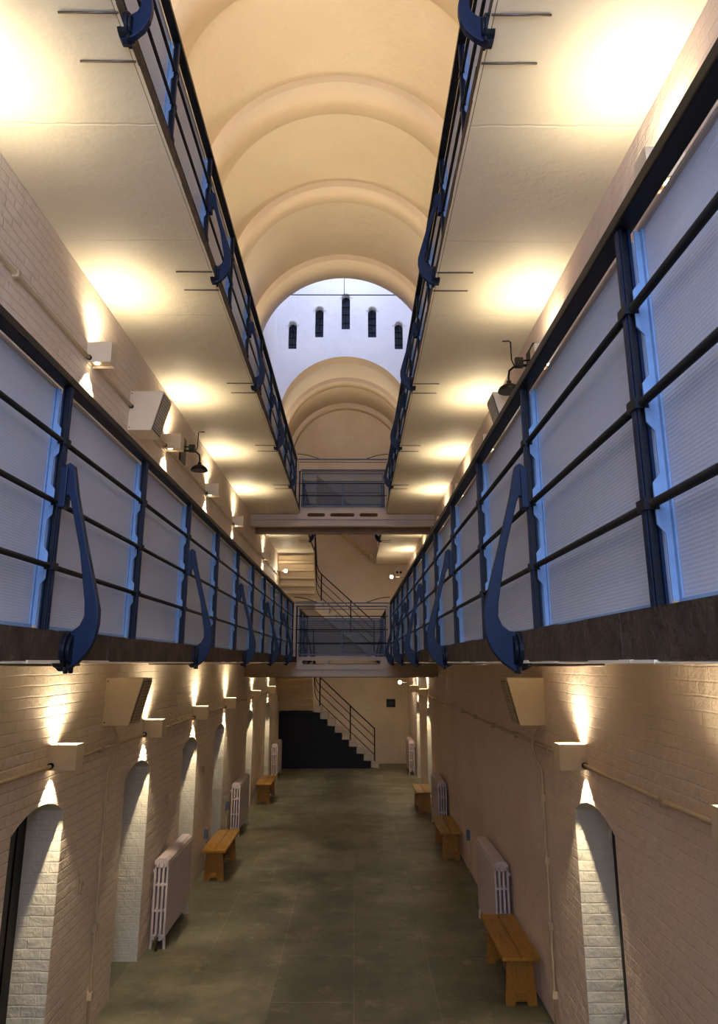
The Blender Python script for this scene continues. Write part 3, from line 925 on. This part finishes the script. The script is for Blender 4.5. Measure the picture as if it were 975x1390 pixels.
# ------------------------------------------------------------------ small wall things
def socket_box(x, y, z, s, label):
    root = thing('socket_box', label, 'socket', (x, y, z), 0 if s < 0 else PI, 'grey socket boxes')
    m = MB(); m.box(0, .05, -.045, .045, -.07, .07); m.build('box_body', 'greyblue', root, bevel=.004)
    m = MB(); m.tube([(.025, 0, -.07), (.025, 0, -z+.01)], .009); m.build('cable', 'pipe', root)
socket_box(XL, 14.55, .62, -1, 'small grey socket box on left wall before the second radiator')
socket_box(XL, 12.6, .55, -1, 'small grey socket box on left wall behind the first bench')
socket_box(XR, 12.45, .55, 1, 'small grey socket box on right wall beside the middle bench')
for y, z, l in ((7.0, 1.30, 'small iron ring bolt on left wall beyond the nearest doorway'), (9.95, 1.5, 'small iron ring bolt on left wall above the nearest radiator'), (12.2, 1.55, 'small iron ring bolt on left wall above the first bench')):
    root = thing('ring_bolt', l, 'ring', (XL, y, z), 0, 'iron ring bolts')
    m = MB(); m.tube([(.015+.0*k, .035*math.cos(2*PI*k/16), .05*math.sin(2*PI*k/16)) for k in range(17)], .007, 6); m.build('ring', 'pipe', root)
    m = MB(); m.lathe((0, 0, .05), [(.02, 0), (.02, .015), (.01, .025)], 'x', 10); m.build('rose', 'pipe', root)
# plaque on the end wall
root = thing('wall_plaque', 'small black square plaque on the far end wall at eye height', 'plaque', (1.23, YEND, 1.90))
m = MB(); m.box(-.15, .15, -.02, 0, -.13, .13); m.build('plate', 'dark', root)
m = MB()
for i, (w) in enumerate((.10, .16, .13, .08)): m.box(-w/2, w/2, -.023, -.02, .05-i*.035, .056-i*.035)
m.build('raised_lines', 'greyblue', root)
# globe lights
def globe(x, y, z, dx, dy, label, power=12):
    root = thing('globe_light', label, 'globe light', (x, y, z), 0, 'white globe lights')
    m = MB(); m.tube([(0, 0, 0), (dx*.8, dy*.8, 0)], .012); m.build('arm', 'steel', root)
    m = MB(); m.lathe((dx, dy, 0), [(.055*math.sin(PI*(k+.01)/8.02), .055*-math.cos(PI*k/8)) for k in range(9)]); m.build('globe', 'globe', root)
    l = bpy.data.lights.new('globe_lamp', 'POINT'); l.energy = power; l.color = (1, .85, .6); l.shadow_soft_size = .06
    o = bpy.data.objects.new('globe_lamp', l); COL.objects.link(o); o.parent = root; o.location = (dx, dy-.14, 0)
globe(XR, 23.2, 2.62, -.42, 0, 'white globe light near the end wall on the ground floor right')
globe(XR, 22.9, CZ+2.65, -.66, 0, 'white globe light on a long arm at balcony level right of the stairs')
globe(XL, 22.2, CZ+2.75, .28, 0, 'white globe light beside the upper stair underside on the left')
root = thing('emergency_light', 'cream twin spot emergency light on end wall above the lower footbridge', 'emergency light', (1.56, YEND, CZ+3.07))
m = MB(); m.box(-.13, .13, -.08, 0, -.12, .12); m.build('battery_box', 'cream', root)
for s in (-1, 1):
    m = MB(); m.lathe((s*.06, -.11, .0), [(.03, 0), (.045, .03), (.02, .05)], 'y', 12); m.build('spot_head', 'iron', root)
# tie rod under the lantern
root = thing('tie_rod', 'thin dark tie rod with hanging wire across the white lantern wall', 'rod', (XC, 17.2, CZ+9.42))
m = MB(); m.tube([(XL-XC, 0, 0), (XR-XC, 0, 0)], .014); m.build('rod', 'iron', root)
m = MB(); m.tube([(0, 0, 0), (0, 0, 1.9)], .008); m.build('hanger_wire', 'iron', root)

# ------------------------------------------------------------------ wall behind the viewer with a tall window, skylight with added roof mask
m = MB()
m.box(XL-.5, XR+.5, Y0-.3, Y0, -.1, 3.6); m.box(XL-.5, -1.95, Y0-.3, Y0, 3.6, 9.6); m.box(1.4, XR+.5, Y0-.3, Y0, 3.6, 9.6); m.box(XL-.5, XR+.5, Y0-.3, Y0, 9.6, 13.2)
wf = struct(m.build('wall_front', 'brick_end'))
m = MB()
for i in range(6): x = -1.95+3.35*i/5; m.box(x-.02, x+.02, Y0-.18, Y0-.14, 3.6, 9.6)
for i in range(9): z = 3.6+6*i/8; m.box(-1.95, 1.4, Y0-.18, Y0-.14, z-.02, z+.02)
w = struct(m.build('window_6', 'iron'))
m = MB()
for i in range(6): x = XL-.2+(XR-XL+.4)*i/5; m.box(x-.03, x+.03, YN, YW, 16.2, 16.26)
for i in range(9): y = YN+(YW-YN)*i/8; m.box(XL-.2, XR+.2, y-.03, y+.03, 16.2, 16.26)
struct(m.build('window_7', 'iron'))
m = MB(); m.box(XL-.5, XR+.5, YW+.26, YW+.5, SPR+2.3, 16.2); struct(m.build('wall_lantern_back', 'white'))
m = MB(); m.box(XL-.5, XR+.5, YN-.02, YN+1.5, 16.26, 16.4); m.box(XL-.5, XR+.5, YW-.5, YW+.3, 16.26, 16.4)
m.box(XL-.5, -1.3, YN+1.5, YW-.5, 16.26, 16.4); m.box(.7, XR+.5, YN+1.5, YW-.5, 16.26, 16.4); struct(m.build('skylight_mask', 'white'))  # unseen roof panels added to narrow the skylight and dim the white wall
# portals guiding sky sampling through the rear window and the roof opening
def portal(loc, rot, sx, sy):
    l = bpy.data.lights.new('window_portal', 'AREA'); l.shape = 'RECTANGLE'; l.size = sx; l.size_y = sy
    l.cycles.is_portal = True
    o = bpy.data.objects.new('window_portal', l); COL.objects.link(o); o.location = loc; o.rotation_euler = rot
portal((-.275, Y0-.12, 6.6), (PI/2, 0, 0), 3.35, 6.0)
portal((-.3, YN+2.8, 16.24), (0, 0, 0), 2.0, 2.6)

W = bpy.data.worlds.new('World'); S.world = W; W.use_nodes = True
bg = W.node_tree.nodes['Background']; bg.inputs[0].default_value = (.60, .72, 1, 1); bg.inputs[1].default_value = 12.5

# ------------------------------------------------------------------ camera
cam = bpy.data.cameras.new('camera'); co = bpy.data.objects.new('camera', cam); COL.objects.link(co)
f = 976.0
cam.sensor_width = 36; cam.sensor_fit = 'AUTO'; cam.lens = 36*f/1390
cam.shift_x = 0; cam.shift_y = -45/1390
cam.clip_start = .02
co.location = (0, 0, CZ); co.rotation_euler = (PI/2+math.atan(250/f), 0, math.radians(-.37))
S.camera = co
S.view_settings.view_transform = 'Standard'; S.view_settings.look = 'None'
S.view_settings.gamma = 1; S.view_settings.exposure = 0; S.view_settings.use_curve_mapping = False
S.cycles.use_denoising = True
S.cycles.max_bounces = 8; S.cycles.diffuse_bounces = 7; S.cycles.transparent_max_bounces = 16
S.cycles.sample_clamp_indirect = 4
